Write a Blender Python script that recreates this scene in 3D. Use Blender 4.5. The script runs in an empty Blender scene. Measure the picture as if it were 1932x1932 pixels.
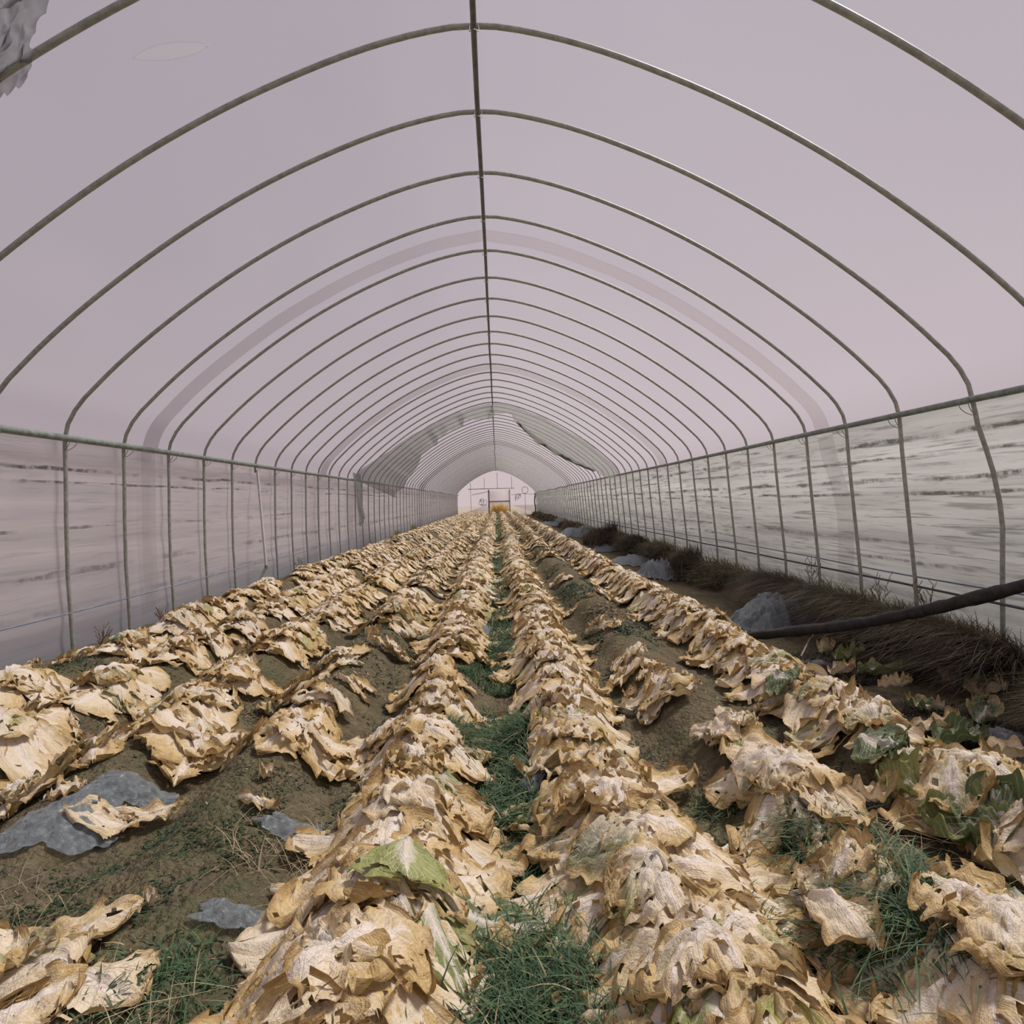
import bpy, math, random
import numpy as np
from mathutils import Matrix, Vector
random.seed(7)
RS = np.random.RandomState(11)
C = bpy.context.scene.collection
PI = math.pi
F = 1200.0          # focal length in pixels of the 1932 frame
ZC = 1.06           # camera height
XC = -0.045         # tunnel axis

# ------------------------------------------------------------------ camera
cam = bpy.data.cameras.new('camera'); camo = bpy.data.objects.new('camera', cam); C.objects.link(camo)
cam.sensor_width = 36; cam.lens = 36 * F / 1932; cam.clip_start = 0.05; cam.clip_end = 500
v = Vector((-28, 21, -F)).normalized()
up = Vector((-0.03, 1, 0)); up = (up - v * up.dot(v)).normalized()
xa = v.cross(up)
R = Matrix((xa, v, up))            # rows: world axes in camera coordinates -> camera-to-world rotation
camo.matrix_world = Matrix.Translation((0, 0, ZC)) @ R.to_4x4()
bpy.context.scene.camera = camo
def at(px, py, z=0.1):
    d = R @ Vector((px - 966, 966 - py, -F))
    t = (z - ZC) / d.z
    return d.x * t, d.y * t
def atD(px, py, D):
    d = R @ Vector((px - 966, 966 - py, -F)); t = D / d.y
    return Vector((d.x * t, D, ZC + d.z * t))

# ------------------------------------------------------------------ noise
def _h(i, j, s):
    a = np.sin(i * 127.1 + j * 311.7 + s * 74.7) * 43758.5453
    return a - np.floor(a)
def noise(x, y, s=0):
    """smooth value noise in -1..1"""
    x = np.asarray(x, float); y = np.asarray(y, float)
    x, y = np.broadcast_arrays(x, y)
    i = np.floor(x); j = np.floor(y); fx = x - i; fy = y - j
    fx = fx * fx * (3 - 2 * fx); fy = fy * fy * (3 - 2 * fy)
    a = _h(i, j, s); b = _h(i + 1, j, s); c = _h(i, j + 1, s); d = _h(i + 1, j + 1, s)
    return ((a * (1 - fx) + b * fx) * (1 - fy) + (c * (1 - fx) + d * fx) * fy) * 2 - 1
def fbm(x, y, s=0, o=3):
    r = 0; a = 1; t = 0
    for k in range(o):
        r = r + a * noise(x * 2 ** k, y * 2 ** k, s + k * 13); t += a; a *= .5
    return r / t
def sst(a, b, x):
    t = np.clip((x - a) / (b - a), 0, 1); return t * t * (3 - 2 * t)

# ------------------------------------------------------------------ ground shape
SP = 0.575
X0 = -0.305
def wander(x, y):
    return 0.13 * sst(2.3, 1.45, y) * sst(-.15, .35, x) + 0.03 * np.sin(y * .35 + 1)*sst(3,8,y)
def G(x, y, fine=True):
    x = np.asarray(x, float); y = np.asarray(y, float)
    xs = x - wander(x, y)
    c = .5 + .5 * np.cos(2 * PI * (xs - X0) / SP)
    r = .02 + .125 * sst(0, 1, c) ** .75 * (1 + .18 * noise(x * 1.7, y * 1.3, 5))
    r = r + .03 * noise(x * 2.1, y * 1.9, 9) * c
    r = r * (1 - .55 * sst(-.62, -.80, x) * sst(2.4, 1.7, y))
    mr = sst(1.95, 1.62, xs)                       # field ends right
    tr = -.15 + .25 * sst(2.62, 2.92, x) - .06 * sst(2.95, 3.15, x) + .05 * noise(x * 1.3, y * .9, 21)
    ml = sst(-2.98, -2.75, x)
    z = r * mr * ml + (1 - ml) * .03 + tr * (1 - mr)
    if fine:
        z = z + .012 * noise(x * 9, y * 9, 31) + .006 * noise(x * 25, y * 25, 33)
    return z

_at = at
def at(px, py, z=None, lift=0.):
    """the point of the ground (plus lift) that lies on the sight line"""
    d = R @ Vector((px - 966, 966 - py, -F)); t = np.linspace(.7, 30, 6000) / d.y
    X = d.x * t; Y = d.y * t; Z = ZC + d.z * t
    k = np.nonzero(Z <= G(X, Y, False) + lift)[0]
    k = k[0] if len(k) else -1
    return float(X[k]), float(Y[k])

# ------------------------------------------------------------------ mesh helpers
def mk(name, V, Fq, mat, parent=None, uv=None, col=None, smooth=True, link=True):
    me = bpy.data.meshes.new(name)
    V = np.asarray(V, np.float32); Fq = np.asarray(Fq, np.int32)
    n = Fq.shape[1]
    me.vertices.add(len(V)); me.vertices.foreach_set('co', V.ravel())
    me.loops.add(Fq.size); me.loops.foreach_set('vertex_index', Fq.ravel())
    me.polygons.add(len(Fq)); me.polygons.foreach_set('loop_start', np.arange(0, Fq.size, n, dtype=np.int32))
    if smooth: me.polygons.foreach_set('use_smooth', np.ones(len(Fq), bool))
    if uv is not None:
        l = me.uv_layers.new(name='UVMap'); l.data.foreach_set('uv', np.asarray(uv, np.float32)[Fq.ravel()].ravel())
    if col is not None:
        a = me.color_attributes.new('tone', 'FLOAT_COLOR', 'POINT')
        cc = np.ones((len(V), 4), np.float32); cc[:, :col.shape[1]] = col; a.data.foreach_set('color', cc.ravel())
    me.update(calc_edges=True); me.validate()
    me.materials.append(mat)
    if not link: return me
    o = bpy.data.objects.new(name, me); C.objects.link(o)
    if parent: o.parent = parent
    return o
def grid_faces(nu, nv, off=0):
    i, j = np.meshgrid(np.arange(nu - 1), np.arange(nv - 1), indexing='ij')
    a = (i * nv + j).ravel() + off
    return np.stack([a, a + nv, a + nv + 1, a + 1], 1)
def tube_geo(pts, r, n=10, caps=True):
    P = np.array([list(p) for p in pts], float); m = len(P)
    T = np.gradient(P, axis=0); T /= np.linalg.norm(T, axis=1)[:, None] + 1e-9
    rr = np.full(m, r) if np.isscalar(r) else np.asarray(r)
    N = np.zeros_like(P); ref = np.array([0, 0, 1.]) if abs(T[0][2]) < .9 else np.array([1., 0, 0])
    u = np.cross(T[0], ref); u /= np.linalg.norm(u)
    V = []
    for k in range(m):
        u = u - T[k] * u.dot(T[k]); u /= np.linalg.norm(u); w = np.cross(T[k], u)
        a = np.arange(n) * 2 * PI / n
        V.append(P[k] + rr[k] * (np.cos(a)[:, None] * u + np.sin(a)[:, None] * w))
    V = np.concatenate(V); Fs = []
    for k in range(m - 1):
        for a in range(n):
            b = (a + 1) % n; Fs.append((k * n + a, k * n + b, (k + 1) * n + b, (k + 1) * n + a))
    if caps:
        V = np.vstack([V, P[0], P[-1]])
        for a in range(n):
            b = (a + 1) % n; Fs.append((len(V) - 2, b, a, a)); Fs.append((len(V) - 1, (m - 1) * n + a, (m - 1) * n + b, (m - 1) * n + b))
    return V, Fs
def tube(name, pts, r, mat, parent=None, n=10, link=True):
    V, Fs = tube_geo(pts, r, n, False)
    return mk(name, V, Fs, mat, parent, link=link)
def join(parts):
    V = []; Fs = []; o = 0
    for a, b in parts:
        V.append(np.asarray(a)); Fs.append(np.asarray(b) + o); o += len(a)
    return np.vstack(V), np.vstack(Fs)
def box_geo(x0, x1, y0, y1, z0, z1):
    V = [(x, y, z) for x in (x0, x1) for y in (y0, y1) for z in (z0, z1)]
    return np.array(V, float), np.array([(0,1,3,2),(4,6,7,5),(0,4,5,1),(2,3,7,6),(0,2,6,4),(1,5,7,3)])
def empty(name, loc=(0,0,0), rz=0):
    o = bpy.data.objects.new(name, None); o.empty_display_size = .1; o.location = loc; o.rotation_euler = (0,0,rz); C.objects.link(o); return o
def tag(o, label=None, cat=None, group=None, kind=None):
    if label: o['label'] = label
    if cat: o['category'] = cat
    if group: o['group'] = group
    if kind: o['kind'] = kind
    return o

# ------------------------------------------------------------------ materials
class NT:
    def __init__(s, name):
        s.m = bpy.data.materials.new(name); s.m.use_nodes = True; s.t = s.m.node_tree; s.t.nodes.clear()
        s.out = s.t.nodes.new('ShaderNodeOutputMaterial')
    def n(s, typ, **k):
        nd = s.t.nodes.new('ShaderNode' + typ)
        for a, b in k.items():
            if a.startswith('i_'): s.set(nd, a[2:].replace('_', ' '), b)
            else: setattr(nd, a, b)
        return nd
    def set(s, nd, key, val):
        if isinstance(key, str) and key.isdigit(): key = int(key)
        sock = nd.inputs[key]
        if isinstance(val, bpy.types.NodeSocket): s.t.links.new(val, sock)
        elif hasattr(val, 'outputs'): s.t.links.new(val.outputs[0], sock)
        else: sock.default_value = val
    def math(s, op, a, b=0.0, c=None, clamp=False):
        nd = s.t.nodes.new('ShaderNodeMath'); nd.operation = op; nd.use_clamp = clamp
        s.set(nd, 0, a); s.set(nd, 1, b)
        if c is not None: s.set(nd, 2, c)
        return nd.outputs[0]
    def mix(s, f, a, b):
        nd = s.t.nodes.new('ShaderNodeMix'); nd.data_type = 'RGBA'
        s.set(nd, 0, f)
        for k, x in ((6, a), (7, b)):
            if isinstance(x, tuple) and len(x) == 3: x = x + (1,)
            s.set(nd, k, x)
        return nd.outputs[2]
    def ramp(s, f, pts):
        nd = s.t.nodes.new('ShaderNodeValToRGB'); e = nd.color_ramp.elements
        while len(e) < len(pts): e.new(.5)
        for k, (p, c) in enumerate(pts):
            e[k].position = p; e[k].color = (c, c, c, 1) if np.isscalar(c) else tuple(c) + (1,)
        s.set(nd, 0, f); return nd.outputs[0]
    def noise(s, vec, scale, detail=4, rough=.55, dist=0):
        nd = s.n('TexNoise'); s.set(nd, 'Vector', vec); nd.inputs['Scale'].default_value = scale
        nd.inputs['Detail'].default_value = detail; nd.inputs['Roughness'].default_value = rough; nd.inputs['Distortion'].default_value = dist
        return nd.outputs[0]
    def map(s, vec, scale, loc=(0,0,0)):
        nd = s.n('Mapping'); s.set(nd, 'Vector', vec); nd.inputs['Scale'].default_value = scale; nd.inputs['Location'].default_value = loc
        return nd.outputs[0]
    def bump(s, h, dist, strength=1.0):
        nd = s.n('Bump'); s.set(nd, 'Height', h); nd.inputs['Distance'].default_value = dist; nd.inputs['Strength'].default_value = strength
        return nd.outputs[0]
    def fin(s, sh): s.t.links.new(sh.outputs[0] if hasattr(sh, 'outputs') else sh, s.out.inputs[0]); return s.m

def mat_leaf():
    t = NT('withered_leaf')
    uv = t.n('UVMap'); uv.uv_map = 'UVMap'
    sep = t.n('SeparateXYZ'); t.set(sep, 0, uv.outputs[0]); U = sep.outputs[0]; V = sep.outputs[1]
    col = t.n('VertexColor'); col.layer_name = 'tone'
    sc = t.n('SeparateColor'); t.set(sc, 0, col.outputs[0]); green, brown, rnd = sc.outputs
    geo = t.n('NewGeometry'); P = geo.outputs['Position']
    n1 = t.noise(P, 7, 4); n2 = t.noise(P, 38, 5, .65); n3 = t.noise(P, 140, 3, .6)
    au = t.math('ABSOLUTE', U)
    wu = t.math('MULTIPLY_ADD', t.math('SUBTRACT', n2, .5), .12, au)
    # midrib: wide and white at the base, thin at the tip
    w = t.math('MULTIPLY_ADD', V, -.42, .42)
    rib = t.math('SUBTRACT', 1.0, t.math('DIVIDE', wu, t.math('MAXIMUM', w, .03)), clamp=True)
    rib = t.math('POWER', rib, .55)
    # side veins
    tt = t.math('MULTIPLY_ADD', wu, -.55, V)
    vv = t.math('ABSOLUTE', t.math('SUBTRACT', t.math('FRACT', t.math('MULTIPLY', tt, 9.0)), .5))
    vein = t.math('SUBTRACT', 1.0, t.math('MULTIPLY', vv, 7.0), clamp=True)
    vein = t.math('MULTIPLY', vein, t.math('SUBTRACT', 1.15, wu, clamp=True))
    # fine radial fibres
    fv = t.n('CombineXYZ'); t.set(fv, 0, t.math('MULTIPLY', U, 16.0)); t.set(fv, 1, t.math('MULTIPLY', V, 2.2)); t.set(fv, 2, t.math('MULTIPLY', rnd, 40.0))
    fib = t.noise(fv.outputs[0], 1.0, 3, .6)
    pale = (.82, .705, .535); tan = (.64, .46, .205); brn = (.34, .21, .08); wht = (.88, .79, .72)
    a = t.math('ADD', t.math('MULTIPLY_ADD', au, .62, t.math('MULTIPLY', t.math('POWER', V, 2.0), .42)), t.math('MULTIPLY', t.math('SUBTRACT', n1, .5), 1.5))
    a = t.math('ADD', a, t.math('MULTIPLY', t.math('SUBTRACT', fib, .5), .8))
    a = t.math('ADD', a, t.math('MULTIPLY', t.math('SUBTRACT', brown, .5), .75))
    c = t.mix(t.math('MULTIPLY', t.math('SUBTRACT', a, .16), 1.75, clamp=True), pale, tan)
    b = t.math('ADD', t.math('MULTIPLY', t.math('SUBTRACT', n2, .5), 1.7), t.math('MULTIPLY_ADD', brown, .45, t.math('POWER', au, 3.0)))
    ev = t.math('MULTIPLY', t.math('SUBTRACT', V, .8), 2.0, clamp=True)
    b = t.math('ADD', b, ev)
    c = t.mix(t.math('MULTIPLY', t.math('SUBTRACT', b, .66), 1.3, clamp=True), c, brn)
    gm = t.math('ADD', green, t.math('MULTIPLY', t.math('SUBTRACT', n1, .5), .9))
    gm = t.math('MULTIPLY', t.math('SUBTRACT', t.math('SUBTRACT', gm, .42), t.math('MULTIPLY', t.math('POWER', au, 4.0), .5)), 2.6, clamp=True)
    gcol = t.mix(t.math('MULTIPLY', t.math('SUBTRACT', rnd, .3), 2.0, clamp=True), (.30, .34, .10), (.07, .135, .05))
    c = t.mix(t.math('MULTIPLY', gm, .9), c, gcol)
    c = t.mix(t.math('MULTIPLY', vein, .62), c, wht)
    c = t.mix(t.math('MULTIPLY', rib, .85), c, wht)
    d = t.ramp(n3, [(.32, .78), (.42, 1)])
    c2 = t.n('Mix'); c2.data_type = 'RGBA'; c2.blend_type = 'MULTIPLY'; t.set(c2, 0, .8); t.set(c2, 6, c); t.set(c2, 7, d)
    c = c2.outputs[2]
    h = t.math('ADD', t.math('MULTIPLY', vein, .25), t.math('MULTIPLY', fib, 1.9))
    n5 = t.noise(P, 75, 3, .6, 1.2); h = t.math('ADD', h, t.math('MULTIPLY_ADD', n2, 2.2, t.math('MULTIPLY', n3, .3))); h = t.math('ADD', h, t.math('MULTIPLY', t.math('ABSOLUTE', t.math('SUBTRACT', n5, .5)), 1.5))
    bp = t.bump(h, .004, .85)
    p = t.n('BsdfPrincipled'); t.set(p, 'Base Color', c); t.set(p, 'Roughness', .55); t.set(p, 'Normal', bp); t.set(p, 'Specular IOR Level', .35)
    tr = t.n('BsdfTranslucent'); t.set(tr, 0, c); t.set(tr, 'Normal', bp)
    m = t.n('MixShader'); t.set(m, 0, .16); t.set(m, 1, p); t.set(m, 2, tr)
    return t.fin(m)

def mat_soil():
    t = NT('soil')
    geo = t.n('NewGeometry'); P = geo.outputs['Position']
    n1 = t.noise(P, 1.7, 4); n2 = t.noise(P, 14, 6, .7); n3 = t.noise(P, 60, 4, .7); n4 = t.noise(P, 5, 5, .7)
    c = t.mix(t.ramp(n2, [(.3, 0), (.7, 1)]), (.12, .098, .058), (.26, .215, .135))
    c = t.mix(t.math('MULTIPLY', t.ramp(n4, [(.5, 0), (.62, 1)]), .5), c, (.12, .10, .085))
    sp = t.ramp(n3, [(.60, 0), (.68, 1)])
    c = t.mix(t.math('MULTIPLY', sp, .5), c, (.42, .34, .23))
    mos = t.math('MULTIPLY', t.ramp(n1, [(.5, 0), (.6, 1)]), t.ramp(n2, [(.45, 0), (.55, 1)]))
    c = t.mix(t.math('MULTIPLY', mos, .55), c, (.07, .10, .045))
    vo = t.n('TexVoronoi'); t.set(vo, 'Vector', P); vo.inputs['Scale'].default_value = 55
    h = t.math('ADD', t.math('MULTIPLY', n2, 2.0), t.math('ADD', n3, t.math('MULTIPLY', vo.outputs[0], -.8)))
    bp = t.bump(h, .02, 1.0)
    p = t.n('BsdfPrincipled'); t.set(p, 'Base Color', c); t.set(p, 'Roughness', .95); t.set(p, 'Normal', bp); t.set(p, 'Specular IOR Level', .1)
    return t.fin(p)

def mat_film(name, T, tcol, dcol=None, streak=None, mixd=.0, gloss=.04, tint=(1,1,1), groug=.3, crease=0):
    """greenhouse film: part clear, part translucent, a little diffuse"""
    t = NT(name)
    geo = t.n('NewGeometry'); P = geo.outputs['Position']
    n1 = t.noise(t.map(P, (.35, .5, .9)), 1.3, 4); 
    c = t.mix(t.ramp(n1, [(.3, 0), (.7, 1)]), tuple(x * .93 for x in tcol), tcol)
    Tf = T
    if streak:
        sx = t.n('SeparateXYZ'); t.set(sx, 0, P); Z = sx.outputs[2]; Y = sx.outputs[1]
        s1 = t.noise(t.map(P, (.3, 1.3, 34)), 1.0, 6, .68, .5)         # long thin horizontal streaks
        s2 = t.noise(t.map(P, (.3, .30, 9), (3, 7, 1)), 1.0, 4, .6)
        s3 = t.noise(P, 11, 5, .75)
        c = t.mix(t.math('MULTIPLY', t.ramp(s2, [(.42, 0), (.66, 1)]), streak['broad']), c, streak['dirt'])
        c = t.mix(t.math('MULTIPLY', t.ramp(s1, [(.52, 0), (.64, 1)]), streak['fine']), c, streak['dirt'])
        # dark mouldy fold lines at set heights
        wob = t.math('MULTIPLY_ADD', t.math('SUBTRACT', t.noise(t.map(P, (0, .55, 0)), 1.0, 3), .5), .10, Z)
        tot = None
        for (z0, wd, st, sc) in streak['lines']:
            g = t.math('SUBTRACT', 1.0, t.math('DIVIDE', t.math('ABSOLUTE', t.math('SUBTRACT', wob, z0)), wd), clamp=True)
            br = t.ramp(t.noise(t.map(P, (1, .9, 1.5), (z0 * 31, z0 * 17, 0)), 1.2, 3, .7), [(.5 - .13 * st, 0), (.64 - .1 * st, 1)])
            rg = t.ramp(t.math('MULTIPLY_ADD', g, .55, t.noise(t.map(P, (1, 3.0, 20), (0, 0, z0 * 9)), 1.0, 5, .7)), [(.72, 0), (.92, 1)]); rg = t.math('MULTIPLY', rg, t.ramp(s3, [(.40, .35), (.52, 1)]))
            g = t.math('MULTIPLY', t.math('MULTIPLY', rg, br), sc)
            tot = g if tot is None else t.math('MAXIMUM', tot, g)
        c = t.mix(tot, c, streak['mould'])
        gr = t.math('MULTIPLY', t.math('SUBTRACT', .5, Z), 1.3, clamp=True)      # greyer and darker towards the ground
        c = t.mix(t.math('MULTIPLY', gr, streak['low']), c, streak['dirt'])
        Tf = t.math('MULTIPLY', t.math('SUBTRACT', 1.0, tot, clamp=True), T)
    tr = t.n('BsdfTranslucent'); t.set(tr, 0, c)
    df = t.n('BsdfDiffuse'); t.set(df, 0, c if dcol is None else dcol + (1,))
    m1 = t.n('MixShader'); t.set(m1, 0, mixd); t.set(m1, 1, tr); t.set(m1, 2, df)
    tp = t.n('BsdfTransparent'); t.set(tp, 0, tint + (1,))
    m2 = t.n('MixShader'); t.set(m2, 0, Tf); t.set(m2, 1, m1); t.set(m2, 2, tp)
    gl = t.n('BsdfGlossy'); gl.inputs['Roughness'].default_value = .3; t.set(gl, 0, (.8, .8, .8, 1))
    gl.inputs['Roughness'].default_value = groug
    if crease:
        cn = t.bump(t.noise(P, 30, 5, .7, 1.5), crease, 1.0)
        for nd in (tr, df, gl): t.set(nd, 'Normal', cn)
    m3 = t.n('MixShader'); t.set(m3, 0, gloss); t.set(m3, 1, m2); t.set(m3, 2, gl)
    return t.fin(m3)

def mat_simple(name, c1, c2, scale=8, rough=.6, metal=0, bumpd=0, spec=.5, transl=0, detail=4):
    t = NT(name)
    geo = t.n('NewGeometry'); P = geo.outputs['Position']
    n = t.noise(P, scale, detail, .65)
    c = t.mix(t.ramp(n, [(.35, 0), (.65, 1)]), c1, c2)
    p = t.n('BsdfPrincipled'); t.set(p, 'Base Color', c); t.set(p, 'Roughness', rough); t.set(p, 'Metallic', metal); t.set(p, 'Specular IOR Level', spec)
    if bumpd: t.set(p, 'Normal', t.bump(n, bumpd, 1.0))
    if transl:
        tr = t.n('BsdfTranslucent'); t.set(tr, 0, c); m = t.n('MixShader'); t.set(m, 0, transl); t.set(m, 1, p); t.set(m, 2, tr); return t.fin(m)
    return t.fin(p)
def mat_tone(name, cols, rough=.6, transl=.25):
    """blades: colour picked per blade by vertex attribute"""
    t = NT(name); col = t.n('VertexColor'); col.layer_name = 'tone'
    sc = t.n('SeparateColor'); t.set(sc, 0, col.outputs[0])
    c = t.ramp(sc.outputs[0], cols)
    p = t.n('BsdfPrincipled'); t.set(p, 'Base Color', c); t.set(p, 'Roughness', rough); t.set(p, 'Specular IOR Level', .3)
    tr = t.n('BsdfTranslucent'); t.set(tr, 0, c); m = t.n('MixShader'); t.set(m, 0, transl); t.set(m, 1, p); t.set(m, 2, tr)
    return t.fin(m)

LEAF = mat_leaf()
SOIL = mat_soil()
STEEL = mat_simple('galvanised_pipe', (.27, .285, .25), (.41, .42, .375), 30, .55, .4)
RAIL = mat_simple('weathered_rail', (.15, .19, .165), (.27, .31, .28), 18, .5, .3)
RIDGE = mat_simple('ridge_pipe', (.10, .11, .10), (.17, .18, .17), 25, .55, .3)
WIRE = mat_simple('tie_wire', (.20, .19, .17), (.35, .33, .30), 60, .5, .6)
RUST = mat_simple('rusty_bar', (.16, .13, .10), (.32, .27, .21), 12, .8)
HOSE = mat_simple('dirty_black_hose', (.010, .010, .011), (.035, .032, .030), 22, .75, 0, .004)
CORD = mat_simple('blue_cord', (.10, .15, .24), (.20, .26, .34), 12, .7)
SHEET = mat_film('crumpled_plastic', .52, (.54, .62, .67), mixd=.55, gloss=.10, groug=.25, crease=.03)
TORN = mat_film('torn_curtain_plastic', .58, (.34, .36, .33), mixd=.3, gloss=.03)
WSEAM = mat_film('wall_overlap', .70, (.62, .61, .60), mixd=.2, gloss=.01, tint=(.96, .96, .96))
SEAM = mat_film('overlap_film', .76, (.44, .41, .42), mixd=.2, gloss=.01, tint=(.96, .945, .945))
ROOF = mat_film('roof_film', .60, (.31, .29, .315), mixd=.12, gloss=.01)
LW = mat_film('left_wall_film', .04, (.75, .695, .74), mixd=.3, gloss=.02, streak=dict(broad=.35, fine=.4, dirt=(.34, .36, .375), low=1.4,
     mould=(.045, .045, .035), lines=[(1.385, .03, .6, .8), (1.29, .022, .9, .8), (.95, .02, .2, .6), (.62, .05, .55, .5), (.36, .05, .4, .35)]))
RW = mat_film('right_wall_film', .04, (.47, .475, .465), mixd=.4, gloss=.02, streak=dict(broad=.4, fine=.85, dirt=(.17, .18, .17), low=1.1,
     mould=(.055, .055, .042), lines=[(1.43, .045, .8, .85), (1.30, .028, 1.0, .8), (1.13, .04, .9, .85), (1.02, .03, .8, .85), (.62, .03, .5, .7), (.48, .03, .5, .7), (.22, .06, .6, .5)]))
EW = mat_film('end_wall_film', .62, (.80, .72, .73), mixd=.05, gloss=.01)
GRASS = mat_tone('green_grass', [(0, (.04, .08, .045)), (.5, (.08, .15, .075)), (.8, (.14, .19, .085)), (1, (.45, .37, .22))])
STRAW = mat_tone('dead_grass', [(0, (.05, .035, .028)), (.45, (.15, .125, .085)), (.8, (.42, .35, .24)), (1, (.13, .17, .07))])
WEED = mat_tone('low_weeds', [(0, (.03, .06, .035)), (.35, (.07, .115, .05)), (.6, (.13, .075, .07)), (.8, (.22, .17, .09)), (1, (.5, .42, .28))])
OUTG = mat_simple('outside_soil', (.20, .17, .13), (.32, .28, .21), 2, .95)
YEL = mat_tone('yellow_straw', [(0, (.8, .58, .2)), (1, (.95, .78, .38))])

# ------------------------------------------------------------------ floor
def build_floor():
    xs = np.concatenate([np.linspace(-3.3, -2.2, 60), np.linspace(-2.2, 2.3, 330)[1:], np.linspace(2.3, 3.4, 60)[1:]])
    ys = np.concatenate([np.linspace(-3, .7, 30), .7 * (52.2 / .7) ** np.linspace(0, 1, 760)[1:]])
    X, Y = np.meshgrid(xs, ys, indexing='ij')
    Z = G(X, Y) 
    Z = Z + .006 * noise(X * 60, Y * 60, 41) * sst(6, 3, Y) + .004*noise(X*120,Y*120,43)*sst(3,2,Y)
    V = np.stack([X, Y, Z], -1).reshape(-1, 3)
    o = mk('floor', V, grid_faces(len(xs), len(ys)), SOIL); tag(o, kind='structure')
    V, Fs = join([box_geo(-90, -3.12, -40, 140, -.3, -.02), box_geo(3.25, 90, -40, 140, -.3, -.02), box_geo(-3.12, 3.25, 51.3, 140, -.3, -.02)])
    tag(mk('exterior_ground', V, Fs, OUTG, smooth=False), kind='structure')
build_floor()

# ------------------------------------------------------------------ greenhouse frame and films
PR = [(0, 3.462), (.10, 3.458), (.22, 3.44), (.42, 3.395), (1.035, 3.175), (1.71, 2.83), (2.24, 2.475), (2.56, 2.225), (2.82, 1.99), (2.98, 1.82), (3.05, 1.69), (3.07, 1.60)]
def spline(pts, n):
    P = np.array(pts, float); d = np.r_[0, np.cumsum(np.linalg.norm(np.diff(P, axis=0), axis=1))]
    T = np.gradient(P, d, axis=0, edge_order=1)
    s = np.linspace(0, d[-1], n); k = np.clip(np.searchsorted(d, s, side='right') - 1, 0, len(P) - 2)
    h = (d[k + 1] - d[k]); t = ((s - d[k]) / h)[:, None]; h = h[:, None]
    return (2*t**3-3*t**2+1)*P[k] + (t**3-2*t**2+t)*h*T[k] + (-2*t**3+3*t**2)*P[k+1] + (t**3-t**2)*h*T[k+1]
def hoop_path(rpost, lpost, n=34):
    rt = spline(PR, n); lt = rt.copy(); lt[:, 0] *= -1
    path = [(x, 0, z) for x, z in lpost[::-1]] + [(x, 0, z) for x, z in lt[::-1]] + [(x, 0, z) for x, z in rt[1:]] + [(x, 0, z) for x, z in rpost]
    return path
LP = [(-3.075, 1.3), (-3.085, 1.0), (-3.09, .6), (-3.08, .3), (-3.07, -.12)]
RP = [(3.085, 1.35), (3.105, 1.1), (3.14, .7), (3.17, .35), (3.19, -.14)]
RPB = [(3.10, 1.45), (3.15, 1.3), (3.195, 1.15), (3.235, .95), (3.25, .8), (3.245, .5), (3.24, -.14)]
m_std = tube('arch_hoop', hoop_path(RP, LP), .0145, STEEL, n=8, link=False)
m_bent = tube('arch_hoop', hoop_path(RPB, LP), .0145, STEEL, n=10, link=False)
m_cut = tube('arch_hoop', hoop_path(RP, [(-3.07, 1.52)]), .0145, STEEL, n=8, link=False)
def clip_mesh(kind):
    parts = []
    if kind == 'ridge':      # spring wire hugging the ridge pipe and the hoop
        for sx in (-1, 1):
            pts = [(sx*.034, 0, .03), (sx*.022, -.016, .012), (sx*.024, -.03, -.02), (sx*.02, -.055, -.045), (sx*.006, -.075, -.052), (0, -.078, -.05)]
            parts.append(tube_geo(spline(pts, 12), .0022, 5, False))
    else:
        for sy in (-1, 1):
            pts = [(.03, sy*.02, .03), (-.02, sy*.03, .02), (-.035, sy*.04, -.02), (-.01, sy*.03, -.06), (.03, sy*.012, -.085)]
            parts.append(tube_geo(spline(pts, 12), .0025, 5, False))
    V, Fs = join(parts); return mk('wire_clip', V, Fs, WIRE, link=False)
cr = clip_mesh('ridge'); cs = clip_mesh('side')
NH = 66
sides = 'first second third fourth fifth sixth seventh eighth ninth tenth eleventh twelfth'.split()
for k in range(-3, NH):
    y = 3.25 + .7225 * k
    e = bpy.data.objects.new('arch_hoop', m_bent if k == 1 else m_cut if k == 7 else m_std)
    C.objects.link(e); e.location = (XC, y, random.uniform(-.004, .004)); e.rotation_euler = (random.uniform(-.003, .003), 0, random.uniform(-.002, .002))
    if k == 1: lab = 'steel pipe hoop whose right post bows outward behind the black hose'
    elif k == 7: lab = 'steel pipe hoop missing its upright left post, beside the leaning broken pipe'
    elif k == -1: lab = 'nearest visible steel arch hoop, crossing both top corners of the picture'
    elif k == 0: lab = 'thick looking steel arch hoop, first one with its peak in view'
    elif k < -1: lab = 'steel arch hoop just above and behind the viewer'
    elif k <= 11: lab = 'grey steel arch hoop, %s with its peak in view counting from the front' % sides[k]
    elif k <= 18: lab = 'thin looking steel arch hoop between the twelfth arch and the torn plastic curtain'
    else: lab = 'far slender steel arch hoop beyond the torn plastic curtain'
    g = 'hoops behind the viewer' if k < -1 else 'front arch hoops' if k <= 11 else 'hoops before the torn curtain' if k <= 18 else 'hoops beyond the torn curtain'
    tag(e, lab, 'pipe hoop', g)
    if 0 <= k <= 12:
        for mm, lx, lz, fl in ((cr, 0, 3.44, 1), (cs, 3.045, 1.60, 1), (cs, -3.045, 1.60, -1)):
            c = bpy.data.objects.new('wire_clip', mm); C.objects.link(c); c.parent = e; c.location = (lx, 0, lz); c.scale = (fl, 1, 1)
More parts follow.
